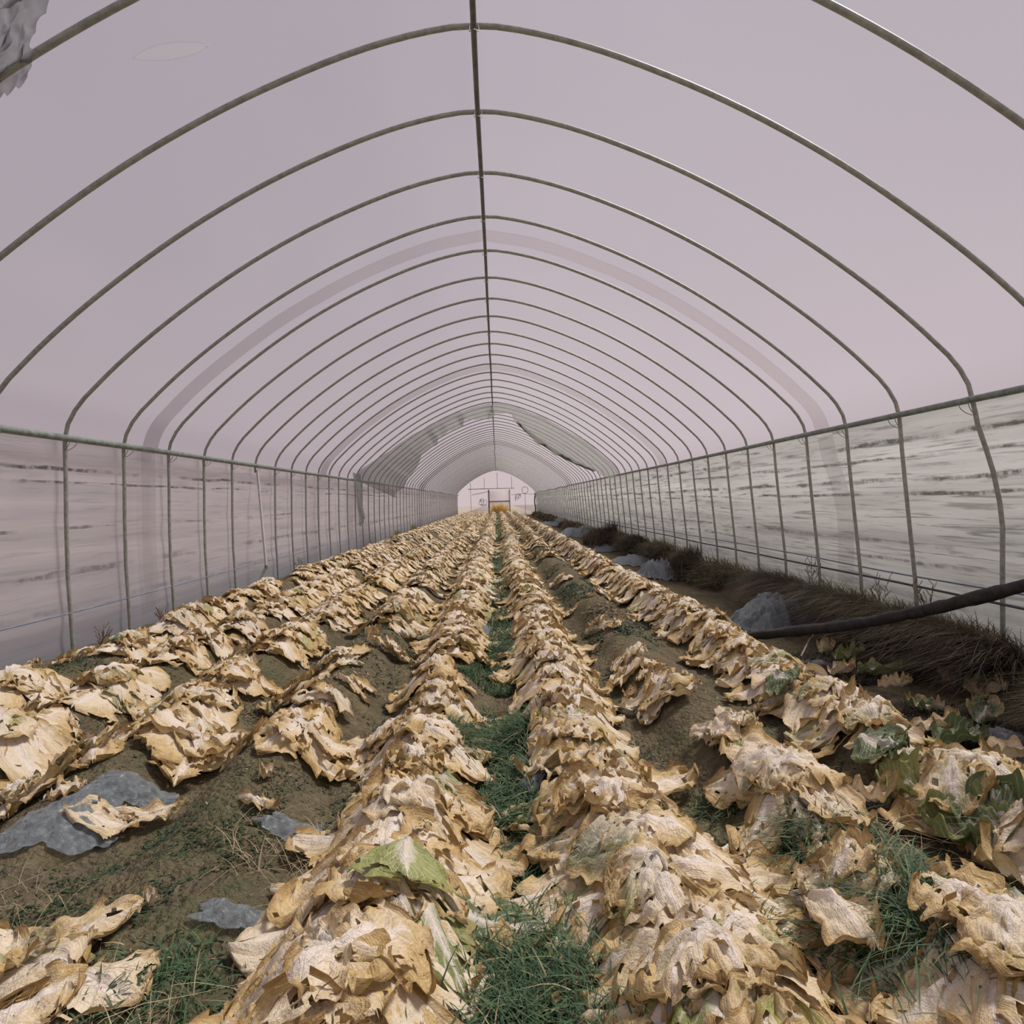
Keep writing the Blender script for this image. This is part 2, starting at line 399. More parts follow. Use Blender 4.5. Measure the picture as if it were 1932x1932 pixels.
# long pipes
def longpipe(x, z, y0, y1, r, amp, sd):
    ys = np.linspace(y0, y1, 140)
    g = sst(18, 45, ys)
    return [(x + (.004 + .03 * g) * amp * float(noise(y * .8, 0, sd)), y, z + (.004 + .05 * gg) * amp * float(noise(y * .5, 3, sd))) for y, gg, g in zip(ys, g, g)]
def rail(name, x, z, r, mat, lab, sd):
    o = tube(name, longpipe(x, z, -2.4, 50.9, r, 1, sd), r, mat, n=12); tag(o, lab, 'pipe'); return o
rail('ridge_pipe', XC, 3.425, .0150, RIDGE, 'dark steel ridge pipe running along the peak under every hoop', 3)
rail('side_rail', XC + 3.035, 1.605, .0225, RAIL, 'grey green horizontal rail along the top of the right wall', 4)
rail('side_rail', XC - 3.035, 1.605, .025, RAIL, 'grey green horizontal rail along the top of the left wall', 5)
# leaning broken post at the left
p0 = atD(488, 888, 8.3); p0.x = XC - 3.04
p1 = atD(466, 1072, 8.2); p2 = atD(480, 1118, 8.05)
p1.x = -2.98; 
e = tube('broken_post', [p0, p0.lerp(p1, .5), p1], .016, mat_simple('pale_pipe', (.5, .5, .48), (.62, .6, .58), 20, .5), n=10)
tag(e, 'pale broken pipe leaning loose against the left wall', 'pipe')
V, Fs = tube_geo([p1 + Vector((0, 0, .01)), p1.lerp(p2, .5), p2], .016, 10, False); mk('lower_stub', V, Fs, RAIL, e)['label'] = 'dark bent lower end of the pipe'
e2 = tube('coupling', [p1 + Vector((0, 0, .03)), p1 + Vector((0, 0, -.02))], .021, WIRE, e)

# roof film
def film_profile(n=60):
    rt = spline([(0, 3.495), (.42, 3.42), (1.05, 3.195), (1.725, 2.85), (2.255, 2.495), (2.58, 2.245), (2.845, 2.005), (3.005, 1.83), (3.075, 1.69), (3.095, 1.60)], n)
    lt = rt.copy(); lt[:, 0] *= -1
    return np.vstack([lt[::-1], rt[1:]])
FP = film_profile()
def roof():
    ys = np.linspace(-3, 51, 520)
    P = FP; X = np.repeat(P[:, 0][:, None], len(ys), 1); Z = np.repeat(P[:, 1][:, None], len(ys), 1)
    Y = np.repeat(ys[None], len(P), 0)
    s = np.arange(len(P))[:, None] * .1
    d = .010 * noise(s * 1.4, Y * 1.1, 51) * sst(0, .6, np.abs(X)) * sst(3.09, 2.8, np.abs(X)) + .01
    d = .01 + (d - .01) * sst(26, 14, Y)
    L = np.hypot(X, Z - 1.2); X2 = X + d * X / L; Z2 = Z + d * (Z - 1.2) / L
    o = mk('ceiling', np.stack([X2 + XC, Y, Z2], -1).reshape(-1, 3), grid_faces(len(P), len(ys)), ROOF); tag(o, kind='structure')
roof()
def wall(name, path, mat, sd, sgn):
    zs = np.linspace(0, 1, 40); P = spline(path, 40); ys = np.linspace(-3, 51, 620)
    X = np.repeat(P[:, 0][:, None], len(ys), 1); Z = np.repeat(P[:, 1][:, None], len(ys), 1); Y = np.repeat(ys[None], 40, 0)
    ph = (Y - 3.25) / .7225
    bul = .014 * np.abs(np.sin(PI * ph)) * sst(1.6, 1.2, Z)
    X = X + sgn * (bul + .010 * noise(Z * 7, Y * .8, sd) * sst(1.6, 1.4, Z) + .012)
    o = mk(name, np.stack([X + XC, Y, Z], -1).reshape(-1, 3), grid_faces(40, len(ys)), mat); tag(o, kind='structure')
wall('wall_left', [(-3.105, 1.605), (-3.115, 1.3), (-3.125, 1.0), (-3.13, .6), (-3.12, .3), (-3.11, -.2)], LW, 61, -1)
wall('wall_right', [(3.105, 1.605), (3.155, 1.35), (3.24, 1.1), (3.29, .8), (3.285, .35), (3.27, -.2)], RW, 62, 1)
# overlap strips on the roof
def strip(name, y0, y1, mat, zmin=1.62, inset=.022, wig=.01):
    P = FP.copy(); ys = np.linspace(y0, y1, 8)
    X, Y = np.meshgrid(P[:, 0], ys, indexing='ij'); Z = np.repeat(P[:, 1][:, None], 8, 1)
    L = np.hypot(X, Z - 1.2); X = X - inset * X / L * .5; Z = Z - inset * (Z - 1.2) / L * .5
    s = np.arange(len(P))[:, None]
    Y = Y + wig * noise(s * .12, 0, int(y0)) + .3 * wig * noise(s * .6, Y * 3, 7)
    o = mk(name, np.stack([X + XC, Y, Z], -1).reshape(-1, 3), grid_faces(len(P), 8), mat); 
    sd = o.modifiers.new('s', 'SOLIDIFY'); sd.thickness = .002
    tag(o, kind='structure'); return o
strip('trim_1', 5.72, 5.97, SEAM)
strip('trim_2', 11.35, 11.75, SEAM)
strip('trim_3', 25.5, 27.5, SEAM)
# vertical overlaps on the walls
def vstrip(name, sgn, y0, y1):
    zs = np.linspace(.2, 1.59, 14); ys = np.linspace(y0, y1, 8)
    Zg, Yg = np.meshgrid(zs, ys, indexing='ij')
    if sgn > 0: Xg = np.interp(Zg, [-.2, .35, .8, 1.1, 1.35, 1.6], [3.27, 3.285, 3.29, 3.24, 3.155, 3.105]) - .012
    else: Xg = -(np.interp(Zg, [-.2, .3, .6, 1, 1.6], [3.11, 3.12, 3.13, 3.125, 3.105]) - .012)
    o = mk(name, np.stack([Xg + XC, Yg, Zg], -1).reshape(-1, 3), grid_faces(14, 8), WSEAM); tag(o, kind='structure')
vstrip('trim_4', 1, 5.7, 5.98); vstrip('trim_5', -1, 5.72, 5.95)

# cords along the walls
def cord(x, zf, y0, y1, lab, mat=CORD, r=.005, sd=1):
    ys = np.linspace(y0, y1, 200)
    o = tube('wall_cord', [(x, y, zf + .012 * float(noise(y * .6, 0, sd))) for y in ys], r, mat, n=6); tag(o, lab, 'cord')
cord(XC - 3.115 + .04, .345, .6, 50, 'thin blue cord stretched low along the left wall', sd=2)
cord(XC + 3.20, .40, .6, 50, 'thin blue cord, upper of two along the right wall', sd=3, r=.006)
cord(XC + 3.21, .31, .6, 50, 'thin dark cord, lower of two along the right wall', mat_simple('dark_cord', (.04,.05,.055), (.09,.1,.11), 9, .7), r=.009, sd=4)

# ------------------------------------------------------------------ end wall
def endwall():
    P = FP; n = len(P); V = [(x + XC, 51, z) for x, z in P] + [(x + XC, 51, -.2) for x, z in P]
    Fs = [(i, i + 1, n + i + 1, n + i) for i in range(n - 1)]
    o = mk('wall_back', V, Fs, EW, smooth=False); tag(o, kind='structure')
    V2, F2 = box_geo(-.9, 1.15, 50.9, 50.94, 0, 1.95)
    # door: film panel with a frame
    d = mk('door_1', *box_geo(-.62, 1.0, 50.90, 50.93, -.05, 1.85), EW, smooth=False); tag(d, kind='structure')
    parts = [box_geo(-.72, -.60, 50.84, 50.96, -.1, 1.95), box_geo(.98, 1.04, 50.84, 50.96, -.1, 1.95), box_geo(-.65, 1.0, 50.86, 50.95, .98, 1.06)]
    V, Fs = join(parts); f = mk('door_frame', V, Fs, RUST, d, smooth=False)
    for nm, b in (('horizontal_bar', box_geo(-2.3, 1.4, 50.80, 50.86, 2.02, 2.07)),):
        V, Fs = b; o = mk('cross_bar', V, Fs, RUST, smooth=False); tag(o, 'rusty horizontal bar above the doorway in the end wall', 'bar')
    for i, (x, z0, z1, lab) in enumerate(((-2.1, -.1, 2.55, 'thin upright farthest left in the end wall gable'), (-1.0, 2.07, 2.95, 'thin upright left of the peak above the end wall bar'),
            (.05, 2.0, 3.3, 'thin upright under the peak of the end wall'), (1.2, 2.0, 2.95, 'thin upright right of the peak in the end wall'), (2.25, -.1, 1.62, 'thin upright under the ring on the end wall'))):
        o = tube('gable_upright', [(x, 50.88, z0), (x, 50.88, (z0 + z1) / 2), (x, 50.88, z1)], .018, RUST, n=6); tag(o, lab, 'upright', 'uprights of the end wall')
    a = np.linspace(0, 2 * PI, 25)
    o = tube('wire_ring', [(2.25 + .24 * math.cos(t), 50.82, 1.86 + .27 * math.sin(t)) for t in a], .022, RUST, n=6); tag(o, 'dark ring hanging on the right side of the end wall', 'ring')
    for (x0, z0, sd, lab) in ((1.75, 1.3, 5, 'tangle of dark cord hanging under the ring on the end wall'), (-1.15, 1.0, 8, 'tangle of dark cord hanging left of the doorway')):
        pts = [(x0 + .32 * float(noise(t * .9, 0, sd)), 50.8, z0 + .3 * float(noise(t * 1.1, 5, sd))) for t in np.linspace(0, 12, 90)]
        o = tube('cord_tangle', pts, .014, HOSE, n=5); tag(o, lab, 'cord')
    o = tube('strung_line', [(x, 50.85, 1.55 + .03 * math.sin(x * 4)) for x in np.linspace(1.1, 3.0, 20)], .015, RUST, n=5); tag(o, 'thin line strung across the right half of the end wall', 'cord')
    o = tube('slanting_stick', [(x, 50.9, 1.42 + .35 * ((x + 2.9) / 1.9)) for x in np.linspace(-2.0, -.75, 8)], .022, RUST, n=5); tag(o, 'slanting stick left of the doorway in the end wall', 'stick')  # a loose slanting stick, not a rail of the frame
    o = tube('end_corner_post', [(3.0 + .03*math.sin(z*5), 50.5, z) for z in np.linspace(-.1, 1.6, 12)], .05, HOSE, n=6); tag(o, 'dark rough corner post at the far right end', 'post')
endwall()

# ------------------------------------------------------------------ crumpled sheets
def sheet_grid(name, fn, nu, nv, mat, thick=.0015, parent=None):
    u, w = np.meshgrid(np.linspace(-1, 1, nu), np.linspace(-1, 1, nv), indexing='ij')
    V = fn(u, w)
    o = mk(name, V.reshape(-1, 3), grid_faces(nu, nv), mat, parent)
    if thick: sd = o.modifiers.new('s', 'SOLIDIFY'); sd.thickness = thick
    return o
def crumple(px, py, zr, sx, sy, h, rot, sd, lab, n=110, name='plastic_sheet', mat=None, group=None):
    x, y = at(px, py, zr)
    def fn(u, w):
        r = np.sqrt(u * u + w * w); a = np.arctan2(w, u)
        rad = 1 + .28 * noise(np.cos(a) * 1.6 + 5, np.sin(a) * 1.6, sd) + .16 * noise(np.cos(a) * 4, np.sin(a) * 4, sd + 1) + .06 * noise(np.cos(a) * 12, np.sin(a) * 12, sd + 2)
        k = np.maximum(np.abs(u), np.abs(w)); rr = k * rad
        X = np.cos(a) * rr * sx; Y = np.sin(a) * rr * sy
        c, s_ = math.cos(rot), math.sin(rot)
        Xw = x + X * c - Y * s_; Yw = y + X * s_ + Y * c
        f = 1 - np.abs(noise(X * 7 / max(sx,.3)*.5, Y * 7/max(sy,.3)*.5, sd + 2))
        f2 = 1 - np.abs(noise(X * 19, Y * 19, sd + 3))
        z = G(Xw, Yw, False) + .015 + h * sst(1.02, .30, k) * (.62 + .38 * f ** 2) + (.25 * h + .012) * (f2 - .5) * .6 + .025*(1-2*np.abs(noise(X*24,Y*13,sd+4)))*(.10+.4*h) + .008*noise(X*60,Y*60,sd+5)*(.3+h)
        return np.stack([Xw, Yw, np.maximum(z, G(Xw, Yw, False) + .006)], -1)
    o = sheet_grid(name, fn, n, n, mat or SHEET, .0012)
    tag(o, lab, 'plastic sheet', group); return o
crumple(1468, 1184, .0, .46, .42, .28, .15, 5, 'big bunched heap of clear plastic sheet beside the foot of the black hose')
crumple(1245, 1090, .05, .30, .55, .26, .2, 6, 'crumpled plastic sheet piled at the field edge, second heap from the front')
crumple(1190, 1062, .05, .42, .55, .12, .3, 7, 'flat plastic sheet lying just behind the second plastic heap')
crumple(1130, 1036, .08, .35, .8, .10, .3, 8, 'low plastic sheet along the field edge before the small peaked scrap')
crumple(1085, 1010, .05, .5, 1.0, .22, .1, 9, 'pale blue plastic scrap standing up beside the dark grass clumps')
crumple(1040, 984, .05, .6, 2.0, .12, .1, 10, 'farthest plastic sheet by the right edge of the field')
crumple(118, 1555, .10, .13, .20, .035, -.5, 11, 'bluish torn plastic sheet under yellow leaves at the left front')
crumple(262, 1505, .10, .13, .07, .03, .2, 12, 'small bluish plastic scrap right of the yellow leaves at the left front')
crumple(930, 1715, .04, .06, .075, .02, .5, 13, 'smoky plastic scrap in the grassy furrow between two big cabbages', 40)
crumple(1000, 1490, .04, .10, .05, .03, .3, 14, 'smoky plastic flap under leaves in the central furrow', 40)
crumple(590, 1730, .06, .08, .045, .02, .1, 15, 'smoky plastic strip behind the big cabbage at the front', 40)
crumple(440, 1740, .06, .10, .05, .025, .0, 16, 'pale plastic scrap on soil left of the big front cabbage', 40)
crumple(920, 1195, .07, .05, .22, .04, -.1, 17, 'dark grey plastic strip in the middle distance of the central furrow', 40)
crumple(1890, 1405, -.05, .15, .10, .05, .3, 18, 'white plastic scrap in the trench at the right edge', 50)
crumple(1925, 1450, -.05, .10, .10, .06, .3, 19, 'small bluish plastic scrap at the right border below the dead grass', 40)
crumple(545, 1575, .06, .10, .05, .02, .1, 20, 'dark smoky plastic scrap on bare soil left of the second front cabbage', 40)
crumple(1530, 1262, -.05, .16, .12, .04, .1, 22, 'grey plastic scrap in the trench below the black hose', 40)

# ragged plastic at the top left corner
def corner(u, w):
    # runs along the roof from the upper left down to the first hoop
    t = (w + 1) / 2
    yy = 2.12 + .46 * t + .03 * noise(u * 2, w * 4, 3) + 0 * u
    xx = -1.42 - 0.50 * t + u * (.105 + .04 * noise(w * 3, 0, 4)) + .012 * noise(u * 6, w * 9, 4)
    zz = np.interp(np.abs(xx - XC), FP[FP[:, 0] >= 0][:, 0], FP[FP[:, 0] >= 0][:, 1]) - .03 - .03 * np.abs(noise(u * 3, w * 7, 8)) - .012 * noise(u * 9, w * 16, 9)
    return np.stack([xx, yy, zz], -1)
tag(sheet_grid('torn_film_flap', corner, 24, 80, mat_film('grey_flap', .45, (.36, .37, .40), mixd=.3, gloss=.08)), 'grey ragged strip of film hanging over the hoop in the upper left corner', 'plastic film')
def creasef(u, w):  # thin pale sheet added where the roof film has a crease
    t = u; yy = 2.84 + .05 * w * (1 - u * u) + .06 * u; xx = -1.36 + .14 * u
    zz = np.interp(np.abs(xx - XC), FP[FP[:, 0] >= 0][:, 0], FP[FP[:, 0] >= 0][:, 1]) - .012
    return np.stack([xx + 0 * w, yy, zz], -1)
tag(sheet_grid('film_crease', creasef, 14, 8, mat_film('crease_film', .6, (.62, .60, .63), mixd=.1, gloss=.06)), 'small pointed pale crease in the roof film, upper left', 'patch')

# torn inner curtain, about 17 m away
def curtain():
    root = empty('torn_curtain', (XC, 15.5, 3.3)); tag(root, 'torn grey plastic curtain hanging under the arches halfway down the tunnel', 'curtain')
    rt = FP[FP[:, 0] >= 0]
    def prof(s):      # s 0..1 from ridge to rail
        d = np.r_[0, np.cumsum(np.hypot(*np.diff(rt, axis=0).T))]; d /= d[-1]
        return np.interp(s, d, rt[:, 0]), np.interp(s, d, rt[:, 1])
    def add(name, fn, nu, nv, mat=TORN):
        o = sheet_grid(name, lambda u, w: fn(u, w) - np.array([XC, 15.5, 3.3]), nu, nv, mat, .0015, root); return o
    # left wing: wide at the rail, narrows to the ridge, sagging lower edge
    def left(u, w):
        s = .03 + (w + 1) / 2 * .95
        X, Z = prof(s); q = (u + 1) / 2
        drop = (.10 + .62 * sst(.45, .95, s) + .16 * np.abs(noise(s * 9, 0, 3)) + .10 * noise(s * 22, 0, 6) * sst(1, .6, s)) 
        yy = 15.3 - 1.6 * s ** 3 + q * (1.2 + 1.6 * s)
        X2 = -(X - .06 - q * drop * .55); Z2 = Z - .05 - q * drop * .5 + .03 * noise(s * 14, q * 3, 5)
        return np.stack([X2 + XC, yy + .05 * noise(s * 20, q * 4, 7), Z2], -1)
    add('left_wing', left, 18, 120)
    def right(u, w):
        s = .02 + (w + 1) / 2 * .96
        X, Z = prof(s); q = (u + 1) / 2
        body = np.sin(PI * np.clip((s - .16) / .80, 0, 1)) ** .7
        drop = .07 + .09 * np.abs(noise(s * 14, 0, 13)) + .36 * body
        yy = 15.4 + q * (.9 + .5 * body)
        X2 = X - .05 - q * drop * .62; Z2 = Z - .05 - q * drop * .80 + .02 * noise(s * 14, q * 3, 15)
        return np.stack([X2 + XC, yy + .03 * noise(s * 20, q * 4, 17), Z2], -1)
    add('right_wing', right, 18, 120)
    # thick dark rolled edge on the right
    ss = np.linspace(.22, .86, 40); pts = []; rad = []
    for s in ss:
        X, Z = prof(s); b = math.sin(PI * min(max((s - .16) / .80, 0), 1)) ** .7; drop = .07 + .36 * b
        pts.append((X - .05 - drop * .62, 16.3 + .5 * b - 15.5, Z - .05 - drop * .8 - 3.3)); rad.append(.02 + .035 * b)
    V, Fs = tube_geo(pts, np.array(rad), 10, False); o = mk('rolled_edge', V, Fs, mat_simple('rolled_film', (.07, .085, .065), (.15, .17, .13), 14, .7), root); o['label'] = 'dark green rolled lower edge'
    # strip hanging down the left wall
    def hang(u, w):
        q = (w + 1) / 2
        yy = 13.9 + u * (.42 - .22 * q) + .9 * q * 0 + .04 * noise(u * 5, q * 4, 23)
        return np.stack([XC - 3.0 + .10 * q + .03 * noise(u * 4, q * 3, 21) + .02 * np.sin(u * 12), yy, 1.75 - 1.05 * q + .12 * q * noise(u * 3, 0, 24)], -1)
    add('hanging_strip', hang, 24, 30)
curtain()

# ------------------------------------------------------------------ black hose
hp = [Vector((1.86, 4.75, -.02)), Vector((2.05, 4.55, .045)), Vector((2.30, 4.0, .21)), Vector((2.50, 3.56, .38)), Vector((2.68, 3.15, .56)), Vector((2.9, 2.65, .80)), Vector((3.12, 2.15, 1.04))]
pts = spline([tuple(p) for p in hp], 70)
rad = .036 + .004 * noise(np.arange(70) * .6, 0, 3)
V, Fs = tube_geo(pts, rad, 16); V = V + .0035 * np.stack([noise(V[:, 1] * 40, V[:, 2] * 60, s) for s in (1, 2, 3)], 1)
o = mk('black_hose', V, Fs, HOSE); tag(o, 'thick dirty black hose rising from the trench to lean on the right wall', 'hose')
tube('twig', [(1.98, 4.15, -.03), (2.14, 4.35, .04), (2.3, 4.5, .1)], .006, RUST, n=5); tag(bpy.context.scene.objects['twig'], 'thin dry twig lying across the lower end of the black hose', 'twig')

# ------------------------------------------------------------------ leaves
def leaf_geo(cx, cy, th, L, W, bend, z0, sd, nu, nv, heart=0., curl=.0, wr=1.0, holes=.0, base=.03, fold=0.):
    u = np.linspace(-1, 1, nu)[:, None]; vv = np.linspace(0, 1, nv)[None]
    uu, v2 = np.broadcast_arrays(u, vv)
    ang = th + bend * vv[0]
    dx = np.cumsum(np.cos(ang)) * L / nv; dy = np.cumsum(np.sin(ang)) * L / nv
    dx += math.cos(th) * base; dy += math.sin(th) * base
    hw = W / 2 * (.30 + .70 * sst(0, .5, vv)) * np.sqrt(np.clip(1 - (np.clip(vv - .60, 0, 1) / .405) ** 2, .012, 1))
    side = np.sign(uu)
    rag = 1 + .20 * noise(v2 * 5, side * 3, sd) + .13 * noise(v2 * 14, side * 5, sd + 3) * np.abs(uu)
    lat = uu * hw * rag * (1 - .08 * noise(uu * 3, v2 * 4, sd + 9))
    nx = -np.sin(ang)[None]; ny = np.cos(ang)[None]
    tipj = 1 + .06 * noise(uu * 3, 0, sd + 5) * v2
    X = cx + dx[None] * tipj + nx * lat; Y = cy + dy[None] * tipj + ny * lat
    f1 = 1 - 2 * np.abs(noise(uu * 2.6 + sd, v2 * 1.6, sd + 1))        # sharp long folds
    f2 = noise(uu * 6, v2 * 5, sd + 2); f3 = noise(uu * 13, v2 * 13, sd + 4)
    ruff = np.sin(v2 * 17 + 4 * noise(v2 * 3, side, sd + 6)) * np.abs(uu) ** 2.2
    z = wr * (.010 * f1 + .011 * f2 + .005 * f3 + .013 * ruff) * sst(0, .25, v2 + .1)
    z = z + curl * (np.abs(uu) ** 2.5 * .8 + v2 ** 4 * .5) * .06
    z = z + fold * (1 - np.abs(uu)) * .05 * np.sin(PI * v2)
    z = z + .007 * np.exp(-(uu * 3.2) ** 2) * (1 - v2)                      # thick rib
    rr = np.hypot(X - cx, Y - cy)
    gz = G(X, Y, False)
    Z = gz + z0 + z + heart * np.exp(-(rr / .12) ** 2)
    Z = np.maximum(Z, gz + .006 + .002 * np.abs(f3))
    V = np.stack([X, Y, Z], -1).reshape(-1, 3)
    Fq = grid_faces(nu, nv)
    if holes > 0:
        c = noise(uu * 4.5, v2 * 7, sd + 7) * .6 + noise(uu * 11, v2 * 14, sd + 8) * .4 + .35 * np.abs(uu) - .15 + .12 * v2
        hc = c.ravel()[Fq].mean(1); keep = hc < (.62 - .35 * holes)
        if keep.sum() > 12: Fq = Fq[keep]
    uvs = np.stack([uu.ravel(), v2.ravel()], 1)
    return V, Fq, uvs
def prune(V, Fq, uv):
    used = np.unique(Fq); mp = np.full(len(V), -1); mp[used] = np.arange(len(used))
    return V[used], mp[Fq], uv[used]

def plant_leaves(x, y, rad, nl, sd, lod, green=.0, brown=.5, lift=0., fan=None):
    rs = np.random.RandomState(sd); out = []
    nu, nv = ((23, 30), (15, 19), (9, 12), (6, 7))[lod]
    a0 = rs.rand() * 6.28
    nout = int(nl * .62)
    for i in range(nl):
        outer = i < nout
        th = a0 + i * 2.399 + rs.uniform(-.35, .35)
        if fan: th = fan[0] + fan[1] * (2 * ((i * .618) % 1) - 1)
        if outer:
            L = rad * rs.uniform(.80, 1.15); W = rad * rs.uniform(.5, .85); z0 = .010 + lift + .035 * i / nl + rs.uniform(0, .010)
            h = .015; b = rs.uniform(-.7, .7)
            # leaves along the ridge slope sideways and follow it
        else:
            L = rad * rs.uniform(.38, .68); W = rad * rs.uniform(.45, .72); z0 = .028 + lift + .032 * i / nl + rs.uniform(0, .012)
            h = .022; b = rs.uniform(-1.2, 1.2)
        g = max(0, green + rs.uniform(-.3, .3)) if green > 0 else (rs.uniform(.4, .9) if rs.rand() < .13 else 0)
        if not outer and rs.rand() < .35: g = max(g, rs.uniform(.25, .62))
        V, Fq, uv = leaf_geo(x, y, th, L, W, b, z0, sd * 3 + i * 17, nu, nv, heart=h, curl=rs.uniform(-.1, .6) if rs.rand() < .35 else 0,
                             wr=rs.uniform(.8, 1.45), holes=rs.uniform(0, .8) if lod < 3 else 0, base=rs.uniform(-.07, .02), fold=rs.uniform(-.3, .5))
        V, Fq, uv = prune(V, Fq, uv)
        col = np.tile([g, np.clip(brown + rs.uniform(-.45, .45), 0, 1), rs.rand()], (len(V), 1))
        out.append((V, Fq, uv, col))
    return out

rows = {'F': -2.60, 'E': -2.03, 'A3': -1.455, 'A2': -.88, 'A': X0, 'B': X0 + SP, 'C': X0 + 2 * SP, 'D': X0 + 3 * SP}
rname = {'F': 'row against left wall', 'E': 'second row from left wall', 'A3': 'third row from left wall', 'A2': 'bare-topped left row',
         'A': 'row left of central furrow', 'B': 'row right of central furrow', 'C': 'bare soil row right of centre', 'D': 'greener row beside right trench'}
plants = []   # (row, x, y, rad, nl, green, brown, lift)
def P_(row, y, dx=0, rad=.30, nl=16, green=0, brown=.5, lift=0):
    x = rows[row]; x = x + float(wander(np.array(x), np.array(y))) + dx
    plants.append([row, x, y, rad, nl, green, brown, lift])
# hand-placed front plants
for y, dx, rad, nl, br in ((1.14, -.02, .35, 22, .5), (.86, 0, .33, 16, .5), (1.50, .04, .35, 22, .5), (1.86, .02, .33, 20, .55), (2.12, .0, .27, 14, .6), (2.42, -.02, .30, 15, .3), (2.56, -.2, .27, 9, .35), (2.82, .03, .25, 16, .6), (3.2, -.04, .25, 10, .6)):
    P_('A', y, dx, rad, nl, 0, br)
plants[-1][-1] = 0
for y, dx, rad, nl, br in ((.88, .05, .33, 16, .55), (1.17, .0, .35, 22, .5), (1.44, -.05, .33, 18, .25), (1.62, .0, .36, 20, .4), (1.84, -.02, .32, 18, .45), (2.10, .05, .29, 16, .5), (2.45, .0, .30, 16, .45), (2.75, .03, .27, 13, .5), (3.02, .0, .28, 15, .45), (3.3, .02, .27, 15, .4)):
    P_('B', y, dx, rad, nl, 0, br)
for y, dx, rad, nl, br in ((.90, .02, .34, 16, .6), (1.22, .02, .32, 18, .55), (1.48, -.20, .25, 11, .5), (1.93, -.03, .31, 17, .3), (2.30, .02, .24, 10, .35), (2.9, -.12, .22, 7, .3), (3.5, -.12, .22, 7, .3)):
    P_('C', y, dx, rad, nl, 0, br)
for y, dx, rad, nl, g, br in ((1.28, .05, .25, 9, .1, .5), (1.60, -.13, .23, 7, .1, .4), (1.92, .0, .31, 13, .42, .5), (2.42, .0, .32, 15, .5, .4), (2.72, .02, .30, 15, .38, .5), (3.0, .0, .29, 15, .15, .5), (3.32, .02, .30, 15, .45, .5), (3.6, 0, .28, 14, .15, .5)):
    P_('D', y, dx, rad, nl, g, br)
P_('A2', 2.50, .10, .30, 9); P_('A2', 2.62, -.36, .30, 13); P_('A2', 2.9, .08, .2, 5)
P_('A3', 2.50, -.20, .25, 8); P_('A3', 2.22, -.24, .22, 7); P_('A3', 2.95, .05, .27, 11); P_('A3', 3.15, -.2, .25, 10)
P_('A2', 1.40, -.33, .33, 9, .42, .3, (.22, .34))
P_('A2', 3.25, -.2, .24, 9); P_('A2', 3.75, -.12, .24, 9); 
def density(row, y, x):
    n = float(noise(y * .9, x * 7, 77))
    if row == 'A2': return .05 + .3 * n if y < 4.6 else .93 + .1 * n
    if row == 'A3': return .6 + .5 * n if y < 5 else .95 + .1 * n
    if row in 'EF': return (.76 if y < 5.5 else .92) + .4 * n
    if row == 'A': return .3 if 3.35 < y < 3.7 else .97
    if row == 'C': return .06 + .2 * n if y < 7.5 else (.45 + .5 * n if y < 14 else .8)
    return 1.0
start = {'F': 3.0, 'E': 2.6, 'A3': 3.4, 'A2': 4.1, 'A': 3.5, 'B': 3.58, 'C': 3.9, 'D': 3.9}
for row, x0 in rows.items():
    y = start[row]; k = 0
    while y < 50:
        rr = random.random()
        sp = .34 if y < 15 else .40
        if rr < density(row, y, x0):
            big = row in ('A', 'B', 'D') or y > 5
            P_(row, y, random.uniform(-.05, .05), random.uniform(.29, .35) if row != 'C' else .28, 16 if y < 6 else 13, (.35 if row == 'D' and random.random() < (.5 if y<6 else .12) else 0), random.uniform(.3, .7))
        elif rr < density(row, y, x0) + .25 and y < 12:
            P_(row, y, random.choice((-.17, .17)), random.uniform(.16, .22), 4, 0, .5)
        y += sp * random.uniform(.85, 1.15)
def dist_key(p): return p[2]
plants.sort(key=dist_key)
def inview(p):
    D = p[2]; return abs((p[1]) * F / D - 28) < 1010 + p[3] * F / D
vis = [p for p in plants if inview(p)]
ind = vis[:298]; far = vis[298:]
cnt = {}
ORD = 'first second third fourth fifth sixth seventh eighth ninth tenth eleventh twelfth thirteenth fourteenth fifteenth sixteenth'.split()
def leafword(p):
    if p[5] > .3: return 'green tinged wilted cabbage'
    if p[4] <= 5: return 'small scrap of withered cabbage'
    if p[3] > .32: return 'large flattened withered cabbage'
    if p[6] < .38: return 'pale cream withered cabbage'
    if p[6] > .58: return 'tan brown withered cabbage'
    return 'withered straw coloured cabbage'
for i, p in enumerate(ind):
    row, x, y, rad, nl, g, br, lift = p
    lod = 0 if y < 2.6 else 1 if y < 5.2 else 2
    if lod == 2 and y > 9: nl = min(nl, 9)
    gz = float(G(np.array(x), np.array(y), False))
    root = empty('withered_cabbage', (x, y, gz))
    c = cnt[row] = cnt.get(row, 0) + 1
    if c <= 12 and y < 6.5: lab = '%s, %s from front, %s' % (leafword(p), ORD[c - 1], rname[row])
    elif y < 9: lab = 'withered cabbage in the near middle distance, ' + rname[row]
    else: lab = 'small looking withered cabbage in the far middle distance, ' + rname[row]
    tag(root, lab, 'cabbage', 'withered cabbages in ' + rname[row])
    for V, Fq, uv, col in plant_leaves(x, y, rad, nl, 100 + i, lod, g, br, 0 if isinstance(lift, tuple) else lift, lift if isinstance(lift, tuple) else None):
        V = V - np.array([x, y, gz])
        mk('leaf', V, Fq, LEAF, root, uv, col)
acc = []; off = 0
for i, p in enumerate(far):
    row, x, y, rad, nl, g, br, lift = p
    for V, Fq, uv, col in plant_leaves(x, y, rad * 1.05, 8 if y < 28 else 6, 900 + i, 3, g, br, 0):
        acc.append((V, Fq + off, uv, col)); off += len(V)
